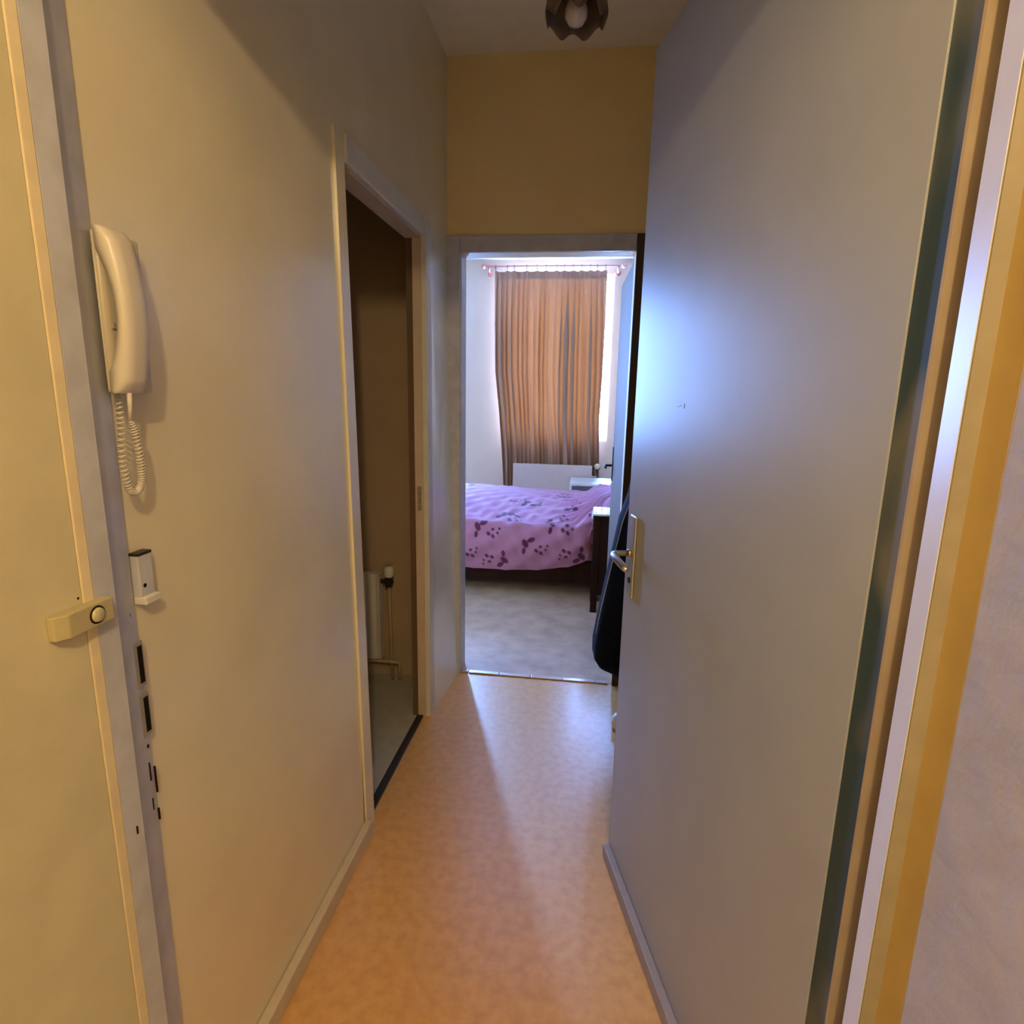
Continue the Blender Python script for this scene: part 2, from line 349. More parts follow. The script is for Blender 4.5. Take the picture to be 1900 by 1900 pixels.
# ------------------------------------------------------------------ open front door
DX, DY = 0.3534, 0.6957                      # hinge end of the outer face
ang = math.atan2(0.2616, 1.0)                # turned into the hall
d1 = empty('door_1', (DX, DY, 0), 'cream entrance door standing open into the hall', 'door', 'structure', rz=ang)
DW = 0.933; DH = 2.195                        # local frame: +y along the leaf, -x outwards
def dp(name, bm, m, parent=None, smooth=False): return link(name, bm, m, parent or d1, smooth)
dp('leaf', B(0.0, 0.038, 0.0, DW, 0.012, DH), 'door_teal')
dp('edge_lipping', B(0.0, 0.036, -0.004, 0.0, 0.012, DH), 'door_edge')
dp('cladding_sheet', B(-0.003, 0.0, 0.034, DW, 0.02, DH, bev=0.0008), 'door_cream')
dp('draught_strip', B(-0.024, -0.003, 0.036, DW - 0.008, 0.003, 0.047, bev=0.003), 'strip_grey')
pl = dp('handle_plate', B(-0.011, -0.003, DW-0.082, DW-0.038, 0.862, 1.088, bev=0.004, seg=3), 'alu')
bm = bmesh.new(); lathe(bm, [(0.0001, -0.012), (0.011, -0.012), (0.011, -0.018), (0.009, -0.019)], (0, DW-0.060, 0.985), 'X', 20)
dp('rosette', bm, 'brass', pl, True)
bm = bmesh.new(); tube(bm, [(-0.010, DW-0.060, 0.985), (-0.050, DW-0.060, 0.985), (-0.058, DW-0.064, 0.985), (-0.062, DW-0.075, 0.983), (-0.060, DW-0.105, 0.979), (-0.056, DW-0.150, 0.972), (-0.055, DW-0.163, 0.970)],
     [0.0075, 0.0075, 0.0085, 0.0095, 0.0095, 0.009, 0.006], 14); dp('lever', bm, 'alu', pl, True)
bm = bmesh.new(); lathe(bm, [(0.0001, -0.0125), (0.008, -0.0125), (0.008, -0.011)], (0, DW-0.060, 0.910), 'X', 16); dp('keyhole', bm, 'hole', pl)
bm = bmesh.new(); lathe(bm, [(0.0001, -0.0118), (0.0035, -0.0118), (0.0035, -0.010)], (0, DW-0.060, 1.072), 'X', 12); dp('screw', bm, 'brass', pl)
bm = bmesh.new(); lathe(bm, [(0.0001, -0.0118), (0.0035, -0.0118), (0.0035, -0.010)], (0, DW-0.060, 0.876), 'X', 12); dp('screw', bm, 'brass', pl)
for yy, zz, w_, h_ in [(0.645, 1.374, 0.010, 0.0022), (0.632, 1.377, 0.012, 0.002), (0.616, 1.373, 0.003, 0.010)]:
    dp('scratch', B(-0.0034, -0.0029, yy, yy + w_, zz, zz + h_), 'strip_grey')
for z in (0.25, 1.10, 1.95):
    bm = bmesh.new(); tube(bm, [(0.046, 0.001, z-0.045), (0.046, 0.001, z+0.045)], 0.006, 10); dp('hinge', bm, 'dark_metal')

# ------------------------------------------------------------------ bathroom door frame and threshold
t2 = empty('trim_2', (XL, BD0, 0), 'pale casing of the dark bathroom doorway', 'door frame', 'structure')
xo = XL + 0.014
bm = bmesh.new(); xn = XL + 0.007; quadbox(bm, [(XL,1.560,0),(xn,1.560,0),(xn,1.622,0),(XL-0.06,1.622,0)], [(XL,1.505,2.03),(xn,1.505,2.03),(xn,1.558,2.03),(XL-0.06,1.558,2.03)]); part('casing_side', bm, 'hall_wall', t2)
bm = bmesh.new(); box(bm, XL-0.002, xo+0.006, BD1-0.006, 2.337, 0, 2.03, bev=0.003); part('casing_side', bm, 'white_paint', t2)
part('casing_head', B(XL, xo, BD0+0.010, BD1-0.006, BDZ-0.004, 2.03, bev=0.003), 'white_paint', t2)
part('lining', B(XL-0.034, XL, BD1-0.010, BD1, 0, BDZ), 'bath_jamb', t2)
part('lining_shade', B(XL-0.060, XL-0.034, BD1-0.004, BD1, 0, BDZ), 'rebate_shade', t2)  # dark strip painting the unlit rebate of the lining
part('lining_head', B(XL-0.060, XL, BD0+0.060, BD1-0.012, BDZ-0.012, BDZ), 'bath_jamb', t2)
part('strike_plate', B(XL-0.024, XL-0.008, BD1-0.0115, BD1-0.010, 0.92, 1.02), 'strike', t2)
struct('trim_3', B(-0.694, -0.666, BD0+0.07, BD1-0.012, 0.0005, 0.010, bev=0.002), 'black', 'black threshold strip under the bathroom doorway', 'threshold')
# left skirting
bm = bmesh.new(); box(bm, XL, XL+0.024, 0.738, 1.562, 0.0, 0.055, bev=0.004)
struct('baseboard_left', bm, 'base_paint', 'pale skirting board along the left hall wall', 'skirting')

# ------------------------------------------------------------------ bedroom door frame, threshold, door leaf
t4 = empty('trim_4', (BX0, 2.70, 0), 'greyish casing around the bedroom doorway at the hall end', 'door frame', 'structure')
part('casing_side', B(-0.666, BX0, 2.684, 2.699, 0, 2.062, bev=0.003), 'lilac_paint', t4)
part('casing_side', B(BX1, 0.228, 2.684, 2.699, 0, 2.062, bev=0.003), 'brown_shaded', t4)  # right casing with the front door's shadow painted into its brown
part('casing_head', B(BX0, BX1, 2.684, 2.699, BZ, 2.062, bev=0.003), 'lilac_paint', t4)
part('lining', B(BX0, BX0+0.004, 2.699, 2.80, 0.003, BZ), 'lilac_paint', t4)
th = empty('trim_5', (BX0, 2.705, 0), 'thin silver threshold strip between hall floor and bedroom floor', 'threshold', 'structure')
x = BX0 + 0.006
for wdt in (0.040, 0.158, 0.160, 0.160, 0.162, 0.060):
    part('strip_piece', B(x, min(x + wdt - 0.006, BX1 - 0.002), 2.692, 2.718, 0.0025, 0.0075, bev=0.0015), 'alu', th); x += wdt
d2 = empty('door_2', (0.166, 2.745, 0), 'bluish-lit white bedroom door opened inwards', 'door', 'structure', rz=math.atan2(0.026, 0.75))
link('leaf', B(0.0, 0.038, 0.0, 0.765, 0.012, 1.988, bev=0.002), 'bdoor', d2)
p2 = link('handle_plate', B(-0.006, 0.0, 0.695, 0.732, 0.90, 1.10, bev=0.002), 'dark_metal', d2)
bm = bmesh.new(); tube(bm, [(-0.004, 0.713, 0.99), (-0.042, 0.713, 0.99), (-0.048, 0.705, 0.99), (-0.048, 0.60, 0.99)], 0.007, 10); link('lever', bm, 'dark_metal', p2, True)

# ------------------------------------------------------------------ doorbell
b = empty('doorbell', (-0.62, 0.607, 1.10), 'beige doorbell push on the yellow landing wall', 'doorbell')
bm = bmesh.new(); prism(bm, [(-0.6198, 0.567), (-0.6198, 0.647), (-0.603, 0.647), (-0.603, 0.581), (-0.611, 0.567)], 1.101, 1.131, 0.0016); part('body', bm, 'bell', b)
bm = bmesh.new(); torus(bm, (-0.6030, 0.621, 1.116), 0.0105, 0.0012, 'X', 28, 8); part('bezel', bm, 'dark_wood', b, True)
bm = bmesh.new(); lathe(bm, [(0.0001, 0.004), (0.006, 0.0036), (0.0088, 0.0022), (0.0096, -0.001)], (-0.6025, 0.621, 1.116), 'X', 28); part('button', bm, 'bell_button', b, True)
bm = bmesh.new(); lathe(bm, [(0.0001, 0.0004), (0.0016, 0.0004), (0.0016, -0.001)], (-0.620, 0.6135, 1.139), 'X', 10)
tag(link('screw_hole', bm, 'hole'), 'tiny dark screw hole in the wall just above the doorbell', 'hole')

# ------------------------------------------------------------------ rim-lock keeper
k = empty('lock_keeper', (XL, 0.75, 1.087), 'whitish metal lock keeper beside the worn entrance frame', 'lock keeper')
part('plate', B(XL, -0.641, 0.739, 0.7665, 1.088, 1.156, bev=0.0015), 'lilac_paint', k)
part('lip', B(XL, -0.634, 0.7385, 0.769, 1.082, 1.094, bev=0.002), 'white_paint', k)
part('top_shadow', B(XL, -0.6405, 0.739, 0.7665, 1.156, 1.160), 'dark_metal', k)  # thin shadow along the keeper's top, drawn as a dark strip
bm = bmesh.new(); lathe(bm, [(0.0001, 0.0003), (0.0032, 0.0003), (0.0032, -0.002)], (-0.641, 0.7475, 1.110), 'X', 14); part('screw_hole', bm, 'hole', k)

# ------------------------------------------------------------------ intercom handset
ic = empty('intercom', (XL, 0.76, 1.39), 'cream intercom handset hanging on the left hall wall', 'intercom')
bm = bmesh.new(); prism(bm, [(XL, 0.7385), (XL, 0.795), (-0.634, 0.793), (-0.626, 0.785), (-0.626, 0.720), (-0.632, 0.714), (-0.638, 0.716), (-0.646, 0.7385)], 1.388, 1.592, 0.004); base = part('base', bm, 'phone_side', ic, True)
for zz in (1.475, 1.425):
    bm = bmesh.new(); box(bm, -0.6265, -0.6235, 0.7225, 0.7295, zz-0.004, zz+0.004, bev=0.0008); part('button', bm, 'strip_grey', base, shift=False) if False else part('button', bm, 'strip_grey', ic)
# bow-shaped handset: cross-section swept along z
bm = bmesh.new(); rings = []; N = 44
for i in range(N + 1):
    t = i / N; z = 1.388 + t * 0.206
    e = 2 * t - 1                                   # -1 foot, +1 top
    fr = 0.048 + 0.013 * (1 - e * e) - 0.008 * max(0, abs(e) - 0.86) / 0.14      # outer face distance from wall
    bk = 0.030 + 0.017 * max(0, 1 - (e / 0.72) ** 2)                              # inner face distance
    if abs(e) > 0.72: bk = 0.029
    yc = 0.733; hw = 0.0245 - 0.003 * (1 - e * e)
    ring = []
    for s_, x_ in ((-hw, bk), (-hw, (bk*0.4 + fr*0.6)), (-hw*0.75, fr - 0.001), (-hw*0.3, fr), (hw*0.3, fr), (hw*0.75, fr - 0.001), (hw, (bk*0.4 + fr*0.6)), (hw, bk)):
        ring.append(bm.verts.new((XL + x_, yc + s_, z)))
    rings.append(ring)
for i in range(N):
    for q in range(8): bm.faces.new((rings[i][q], rings[i][(q+1)%8], rings[i+1][(q+1)%8], rings[i+1][q]))
bm.faces.new(rings[0][::-1]); bm.faces.new(rings[-1])
part('handset', bm, 'phone', ic, True)
bm = bmesh.new(); tube(bm, [(XL+0.040, 0.727, 1.389), (XL+0.039, 0.727, 1.372), (XL+0.037, 0.727, 1.352)], [0.0035, 0.003, 0.002], 10); part('strain_relief', bm, 'phone', ic, True)
# coiled cord
ctrl = [Vector(p) for p in [(XL+0.037, 0.727, 1.354), (XL+0.036, 0.734, 1.335), (XL+0.033, 0.742, 1.30), (XL+0.030, 0.745, 1.272), (XL+0.028, 0.740, 1.256), (XL+0.027, 0.731, 1.252), (XL+0.027, 0.722, 1.262), (XL+0.027, 0.717, 1.30), (XL+0.027, 0.722, 1.35), (XL+0.022, 0.729, 1.389)]]
def cr_pt(P, u):
    n = len(P) - 1; i = min(int(u * n), n - 1); t = u * n - i
    p0, p1, p2, p3 = P[max(i-1, 0)], P[i], P[i+1], P[min(i+2, n)]
    return 0.5 * ((2*p1) + (-p0+p2)*t + (2*p0-5*p1+4*p2-p3)*t*t + (-p0+3*p1-3*p2+p3)*t**3)
pts = []; turns = 62; n = turns * 9
for i in range(n + 1):
    u = i / n; c = cr_pt(ctrl, u); t = (cr_pt(ctrl, min(u+0.004, 1)) - cr_pt(ctrl, max(u-0.004, 0))).normalized()
    a = Vector((1, 0, 0)); a = (a - t * a.dot(t)).normalized(); s = t.cross(a); r = 0.0042 * min(1, u*14, (1-u)*14)
    ph = 2 * math.pi * turns * u; pts.append(c + a * math.cos(ph) * r + s * math.sin(ph) * r)
bm = bmesh.new(); tube(bm, pts, 0.0013, 5); part('coiled_cord', bm, 'phone', ic, True)

# ------------------------------------------------------------------ hall ceiling lamp
LX, LY = -0.10, 2.08
cl = empty('ceiling_lamp', (LX, LY, HC), 'small unlit hall ceiling lamp with brown scalloped shade', 'ceiling lamp')
bm = bmesh.new(); lathe(bm, [(0.001, HC-0.0005), (0.05, HC-0.0005), (0.048, HC-0.012), (0.02, HC-0.022), (0.012, HC-0.05), (0.012, HC-0.075), (0.001, HC-0.075)], (LX, LY, 0), 'Z', 28); part('canopy', bm, 'brass', cl, True)
prof = [(0.014, 2.690), (0.035, 2.684), (0.058, 2.660), (0.075, 2.620), (0.086, 2.575), (0.092, 2.535), (0.0935, 2.510)]
prof = [(r, h + 0.016) for r, h in prof]
prof = prof + [(r - 0.003, h + 0.0005) for r, h in prof[::-1]]
def scal(a, i, r, h):
    j = i if i < 7 else 13 - i
    w = (j / 6.0) ** 2
    return r * (1 + 0.055 * w * math.cos(7 * a + 0.6)), h + 0.014 * w * math.cos(7 * a + 0.6) * (1.0)
bm = bmesh.new(); lathe(bm, prof, (LX, LY, 0), 'Z', 98, scal); part('shade', bm, 'shade', cl, True)
bm = bmesh.new(); tube(bm, [(LX, LY, 2.700), (LX, LY, 2.612)], 0.018, 16); part('socket', bm, 'black', cl, True)
bm = bmesh.new(); lathe(bm, [(0.0125, 2.614), (0.015, 2.602), (0.027, 2.578), (0.035, 2.553), (0.034, 2.534), (0.023, 2.516), (0.0005, 2.508)], (LX, LY, 0), 'Z', 24); part('bulb', bm, 'bulb', cl, True)

# ------------------------------------------------------------------ coat behind the door
ct = empty('coat', (0.30, 2.35, 0.28), 'dark navy coat hanging beside the bedroom doorway', 'coat')
keys = [(1.62, 0.385, 0.035, 0.05), (1.56, 0.36, 0.07, 0.12), (1.40, 0.33, 0.105, 0.16), (1.20, 0.305, 0.115, 0.17), (1.013, 0.285, 0.124, 0.18), (0.912, 0.275, 0.145, 0.18), (0.70, 0.262, 0.166, 0.19), (0.50, 0.25, 0.185, 0.20), (0.38, 0.243, 0.193, 0.205), (0.325, 0.243, 0.192, 0.205), (0.295, 0.245, 0.175, 0.19), (0.278, 0.25, 0.13, 0.16), (0.272, 0.255, 0.02, 0.03)]
def interp(z):
    for a, b_ in zip(keys[:-1], keys[1:]):
        if a[0] >= z >= b_[0]:
            t = (a[0]-z) / (a[0]-b_[0]); return [a[q]*(1-t) + b_[q]*t for q in (1, 2, 3)]
    return keys[-1][1:]
bm = bmesh.new(); rings = []; zs = []
for a, b_ in zip(keys[:-1], keys[1:]):
    nseg = max(1, int((a[0]-b_[0]) / 0.02))
    zs += [a[0] + (b_[0]-a[0]) * i / nseg for i in range(nseg)]
zs.append(keys[-1][0])
for z in zs:
    cx, rx, ry = interp(z); ring = []
    low = max(0, min(1, (1.2 - z) / 0.9))
    for q in range(72):
        a = 2 * math.pi * q / 72; f = 1 + 0.045 * low * math.sin(9 * a + 2.2 * z) * (0.4 + 0.6 * abs(math.sin(a)))
        ring.append(bm.verts.new((min(cx + rx * math.cos(a) * f, XR - 0.004), 2.35 + ry * math.sin(a) * f, z)))
    rings.append(ring)
for i in range(len(rings) - 1):
    for q in range(72): bm.faces.new((rings[i][q], rings[i][(q+1)%72], rings[i+1][(q+1)%72], rings[i+1][q]))
bm.faces.new(rings[0][::-1]); bm.faces.new(rings[-1])
part('coat_body', bm, 'coat', ct, True)
pp = []
for i in range(30):
    t = i / 29; z = 1.05 - t * 0.62; cx, rx, ry = interp(z); a = math.pi + 0.48 - 0.20 * t
    low = max(0, min(1, (1.2 - z) / 0.9)); f = 1 + 0.045 * low * math.sin(9 * a + 2.2 * z) * (0.4 + 0.6 * abs(math.sin(a)))
    pp.append((cx + rx * math.cos(a) * (f + 0.004), 2.35 + ry * math.sin(a) * (f + 0.004), z))
bm = bmesh.new(); tube(bm, pp, 0.0026, 6); part('piping', bm, 'piping', ct, True)

# ------------------------------------------------------------------ small white door stop on the floor
ds = empty('door_stop', (0.179, 2.30, 0), 'small white rounded stop on the hall floor behind the door edge', 'door stop')
bm = bmesh.new(); lathe(bm, [(0.0005, 0.076), (0.012, 0.075), (0.024, 0.068), (0.033, 0.054), (0.036, 0.038), (0.033, 0.022), (0.028, 0.012), (0.0005, 0.012)], (0.179, 2.30, 0), 'Z', 28); part('cap', bm, 'white_plastic', ds, True)
bm = bmesh.new(); lathe(bm, [(0.0005, 0.012), (0.030, 0.012), (0.031, 0.004), (0.030, 0.0005), (0.0005, 0.0005)], (0.179, 2.30, 0), 'Z', 28); part('foot', bm, 'strip_grey', ds)

# ------------------------------------------------------------------ bathroom radiator
br = empty('bathroom_radiator', (-1.35, 2.56, 0), 'small white radiator in the dark bathroom', 'radiator')
bm = bmesh.new(); rings = []
n = 96; x0, x1 = -1.70, -0.955
for i in range(n + 1):
    x = x0 + (x1 - x0) * i / n; yy = 2.545 - 0.007 * (0.5 + 0.5 * math.cos((x - x0) / 0.05 * 2 * math.pi)) ** 0.5
    rings.append([bm.verts.new((x, yy, 0.115)), bm.verts.new((x, yy, 0.545)), bm.verts.new((x, 2.585, 0.545)), bm.verts.new((x, 2.585, 0.115))])
for i in range(n):
    for q in range(4): bm.faces.new((rings[i][q], rings[i][(q+1)%4], rings[i+1][(q+1)%4], rings[i+1][q]))
bm.faces.new(rings[0]); bm.faces.new(rings[-1][::-1])
part('panel', bm, 'rad_white', br)
for bx_ in (-1.6, -1.1): part('bracket', B(bx_-0.015, bx_+0.015, 2.585, 2.62, 0.40, 0.44), 'rad_white', br)
bm = bmesh.new(); tube(bm, [(-0.955, 2.565, 0.505), (-0.895, 2.565, 0.505)], 0.011, 12); box(bm, -0.932, -0.904, 2.551, 2.579, 0.48, 0.53, bev=0.003); part('valve', bm, 'dark_metal', br)
bm = bmesh.new(); lathe(bm, [(0.020, 0.530), (0.023, 0.536), (0.0235, 0.565), (0.020, 0.578), (0.0005, 0.581)], (-0.915, 2.565, 0), 'Z', 20); part('thermostat_knob', bm, 'white_plastic', br, True)
bm = bmesh.new(); tube(bm, [(-0.915, 2.565, 0.485), (-0.913, 2.566, 0.25), (-0.908, 2.568, 0.0005)], 0.0075, 12); part('feed_pipe', bm, 'pipe', br, True)
bm = bmesh.new(); tube(bm, [(-1.70, 2.565, 0.095), (-0.880, 2.565, 0.095), (-0.875, 2.567, 0.090), (-0.873, 2.568, 0.08), (-0.872, 2.568, 0.0005)], 0.009, 12); part('return_pipe', bm, 'pipe', br, True)

# ------------------------------------------------------------------ bedroom: curtain rod, rings, curtain
YC = YB - 0.10
def xz(px, py, y=YC):
    v = cam.matrix_world.to_3x3() @ Vector((px - 950, -(py - 950), -1087)); t = y / v.y; return v.x * t, 1.40 + v.z * t
rodL = xz(897, 497); rodR = xz(1158, 490); RZ = (rodL[1] + rodR[1]) / 2
rod = empty('curtain_rod', (rodL[0], YC, RZ), 'copper curtain rod with round end knobs above the brown curtain', 'curtain rod')
bm = bmesh.new(); tube(bm, [(rodL[0], YC, RZ), (rodR[0], YC, RZ)], 0.009, 14); part('rod', bm, 'copper', rod, True)
for xx in (rodL[0], rodR[0]):
    bm = bmesh.new(); ball(bm, (xx, YC, RZ), 0.024); part('finial', bm, 'copper', rod, True)
    s = 0.05 if xx < 0 else -0.05
    bm = bmesh.new(); tube(bm, [(xx + s, YC, RZ - 0.004), (xx + s, YC + 0.03, RZ - 0.035), (xx + s, YB, RZ - 0.045)], 0.010, 10); lathe(bm, [(0.0005, YB - 0.012), (0.026, YB - 0.012), (0.03, YB - 0.001), (0.0005, YB - 0.001)], (xx + s, 0, RZ - 0.045), 'Y', 20); part('bracket', bm, 'copper', rod, True)
ringx = [xz(880 + v / 5.9375, 495)[0] for v in (238, 368, 442, 580, 692, 795, 910, 997, 1090, 1187, 1283, 1360, 1450)]
for rx_ in ringx:
    bm = bmesh.new(); torus(bm, (rx_, YC, RZ - 0.008), 0.019, 0.0030, 'X', 20, 7); tube(bm, [(rx_, YC, RZ - 0.025), (rx_, YC, RZ - 0.035)], 0.0022, 6); part('ring', bm, 'dark_metal', rod, True)
TOPZ = RZ - 0.036
cl_, cr_ = xz(918, 504)[0], xz(1127, 500)[0]
zb = xz(1030, 862)[1]          # where it meets the radiator
ztail = 0.40
Lpts = [(504, 918), (600, 917), (690, 918), (760, 925), (830, 930), (870, 932), (900, 933), (930, 934)]
Rpts = [(500, 1127), (600, 1124), (700, 1119), (780, 1113), (860, 1112), (930, 1110)]
def edge(tab, z, yv=YC):
    c = [(xz(px, py)[1], xz(px, py)[0]) for py, px in tab]
    if z >= c[0][0]: return c[0][1]
    for a, b_ in zip(c[:-1], c[1:]):
        if a[0] >= z >= b_[0]:
            t = (a[0]-z)/(a[0]-b_[0]); return a[1]*(1-t)+b_[1]*t
    return c[-1][1]
NU, NV = 640, 110
rng = random.Random(5)
# irregular gathers: phase grows unevenly, each gather has its own depth and overlap
gath = [(0.040, .5, .3), (0.060, .9, 1.7), (0.034, .6, .4), (0.070, .8, 1.3), (0.040, .5, .3), (0.046, .7, .6), (0.036, .6, .3), (0.070, .5, .2), (0.052, .7, .6), (0.040, .9, .9),
        (0.115, .35, .0), (0.050, .8, 1.4), (0.070, 1., 2.2), (0.060, 1., 1.9), (0.038, .9, .9), (0.060, .6, .4), (0.060, .9, 1.8), (0.050, .8, .7), (0.051, .7, .5)]
tot = sum(g[0] for g in gath); acc = 0; bounds = []
for g in gath: bounds.append((acc / tot, (acc + g[0]) / tot, g[1], g[2])); acc += g[0]
def gather(u, t):
    """returns x shift and depth of the cloth at u for hang fraction t"""
    w_ = u + 0.020 * math.sin(4.0 * u + 0.6) * t * t + 0.006 * math.sin(9 * u + 3 * t)
    w_ = min(max(w_, 0.0), 0.99999)
    for a_, b_, dep, ov_ in bounds:
        if a_ <= w_ < b_:
            ph = (w_ - a_) / (b_ - a_); k2 = math.sin(2 * math.pi * ph); wid = (b_ - a_)
            return ov_ * wid * 0.26 * k2, dep * (0.5 - 0.5 * math.cos(2 * math.pi * ph))
    return 0, 0
bm = bmesh.new(); grid = []
def curtain_pt(u, t, back=0.0):
    tail = max(0, min(1, (0.135 - u) / 0.03)); tail = tail * tail * (3 - 2 * tail)
    zbot = (zb - 0.10) * (1 - tail) + ztail * tail
    z = TOPZ + (zbot - TOPZ) * t
    l, r = edge(Lpts, z), edge(Rpts, z)
    grow = 0.25 + 0.75 * min(1, t * 3.2)
    dx, dy = gather(u, t)
    uu = min(max(u + dx * grow, 0), 1)
    x = l + (r - l) * uu
    if u < 0.135:
        k_ = min(1, max(0, (0.95 - z) / 0.5)); x = x * (1 - 0.10 * k_) + (l + 0.02) * 0.10 * k_
    low = max(0, (t - 0.74) / 0.26)
    y = YC + 0.012 - 0.055 * grow * dy - 0.004 * math.sin(u * 150 + 3 * math.sin(t * 4)) * (0.5 + 0.5 * t)
    y -= 0.012 * low * math.sin(u * 34 + t * 18) * (1 if u > 0.1 else 0.3)
    sc = min((abs(x - rx_) for rx_ in ringx)); z -= min(0.012, sc * 0.4) * max(0, 1 - t * 14)
    return (x, y + back, z)
for j in range(NV + 1): grid.append([bm.verts.new(curtain_pt(i / NU, j / NV)) for i in range(NU + 1)])
for j in range(NV):
    for i in range(NU): bm.faces.new((grid[j][i], grid[j][i+1], grid[j+1][i+1], grid[j+1][i]))
cu = tag(link('curtain', bm, 'curtain', smooth=True), 'brown pleated curtain drawn across the bedroom window', 'curtain')
bm = bmesh.new(); g2 = [[bm.verts.new(curtain_pt(i / 320, 0.002 + 0.036 * j / 6, 0.004)) for i in range(321)] for j in range(7)]
for j in range(6):
    for i in range(320): bm.faces.new((g2[j][i], g2[j][i+1], g2[j+1][i+1], g2[j+1][i]))
link('header_tape', bm, 'curtain', cu, True)

# ------------------------------------------------------------------ bedroom radiator
YR = YB - 0.25
a0 = xz(952, 860, YR); a1 = xz(1099, 863, YR)
rd = empty('bedroom_radiator', (a0[0], YR, 0), 'flat white radiator below the brown curtain', 'radiator')
part('panel', B(a0[0], a1[0], YR, YR + 0.05, 0.14, a0[1], bev=0.004), 'radiator', rd)
part('top_grille', B(a0[0]+0.004, a1[0]-0.004, YR+0.052, YR+0.066, 0.16, a0[1]-0.006), 'strip_grey', rd)
bm = bmesh.new(); tube(bm, [(a1[0], YR+0.03, a1[1]-0.03), (a1[0]+0.075, YR+0.03, a1[1]-0.03)], 0.012, 12); tube(bm, [(a1[0]+0.055, YR+0.03, a1[1]-0.03), (a1[0]+0.055, YR+0.03, 0.004)], 0.008, 10); part('valve', bm, 'dark_metal', rd, True)
bm = bmesh.new(); lathe(bm, [(0.0005, YR-0.03), (0.022, YR-0.03), (0.025, YR-0.02), (0.025, YR+0.03), (0.0005, YR+0.03)], (a1[0]+0.045, 0, a1[1]-0.012), 'Y', 18); part('thermostat_knob', bm, 'brass', rd, True)

# ------------------------------------------------------------------ white cabinet behind the bed
nx0, nz = xz(1057, 897, 5.20); 
wn = empty('white_cabinet', (nx0 + 0.2, 5.35, 0), 'low white open cabinet between bed and radiator', 'cabinet')
part('top', B(nx0, nx0+0.42, 5.20, 5.60, nz-0.018, nz), 'white_plastic', wn)
for a_, b_ in ((nx0, nx0+0.018), (nx0+0.402, nx0+0.42)): part('side', B(a_, b_, 5.20, 5.60, 0.003, nz-0.018), 'white_plastic', wn)
part('back', B(nx0+0.018, nx0+0.402, 5.585, 5.60, 0.003, nz-0.018), 'white_plastic', wn)
part('shelf', B(nx0+0.018, nx0+0.402, 5.22, 5.585, nz-0.30, nz-0.285), 'white_plastic', wn)

# ------------------------------------------------------------------ bed
BY0, BY1 = 3.93, 4.83
bd = empty('bed', (-0.45, 4.38, 0), 'dark wooden bed under the pink flowered cover', 'bed')
part('side_rail', B(-1.42, 0.56, BY0, BY0+0.03, 0.10, 0.26, bev=0.004), 'dark_wood', bd)
part('side_rail', B(-1.42, 0.56, BY1-0.03, BY1, 0.10, 0.26, bev=0.004), 'dark_wood', bd)
part('headboard', B(0.56, 0.60, BY0, BY1, 0.003, 0.95, bev=0.006), 'dark_wood', bd)
part('footboard', B(-1.46, -1.42, BY0, BY1, 0.003, 0.50, bev=0.006), 'dark_wood', bd)
part('slat_base', B(-1.42, 0.56, BY0+0.03, BY1-0.03, 0.20, 0.24), 'dark_wood', bd)
part('mattress', B(-1.41, 0.55, BY0+0.035, BY1-0.035, 0.241, 0.46, bev=0.03), 'sheet', bd)
# cover: side near the viewer, top with pillow bump, far side
rng = random.Random(11)
def top_h(x, v):                       # v 0 near edge .. 1 far edge
    h = 0.515 + 0.105 * math.sin(min(1, v * 1.15) * math.pi / 2) * (0.85 + 0.25 * math.exp(-((x + 1.0) / 0.55) ** 2))
    h += 0.05 * math.exp(-((x + 1.05) / 0.5) ** 2) * math.sin(math.pi * min(1, v * 0.9 + 0.1))
    p = 1 / (1 + math.exp(-(x - 0.03) / 0.045))         # pillow under the cover
    h += p * (0.16 * math.sin(math.pi * min(1, max(0, v * 0.92 + 0.16))) ** 0.6)
    # radiating creases where the cover is tucked over the pillow
    rr = math.hypot(x - 0.22, (v - 0.35) * 0.9); an = math.atan2((v - 0.35) * 0.9, x - 0.22)
    h += 0.017 * math.sin(an * 26 + 3 * math.sin(an * 5)) * math.exp(-((rr - 0.28) / 0.16) ** 2)
    h += 0.0045 * math.sin(x * 38 + v * 9 + 2 * math.sin(v * 7)) * math.exp(-((v - 0.05) / 0.25) ** 2)
    h += 0.003 * math.sin(x * 61 - v * 33) * math.sin(v * 17 + x * 9) + 0.003 * math.sin(x * 23 + v * 29)
    return h
def hem(x):                            # z of the near hem
    pts = [(-1.45, 0.20), (-0.85, 0.180), (-0.55, 0.178), (-0.32, 0.190), (-0.10, 0.225), (0.04, 0.285), (0.6, 0.30)]
    for a, b_ in zip(pts[:-1], pts[1:]):
        if a[0] <= x <= b_[0]:
            t = (x-a[0])/(b_[0]-a[0]); return a[1]*(1-t)+b_[1]*t
    return 0.3
X0, X1 = -1.41, 0.53
XS = [X0 + (X1 - X0) * i / 330 for i in range(331)]
NS, NT, NF = 78, 90, 24
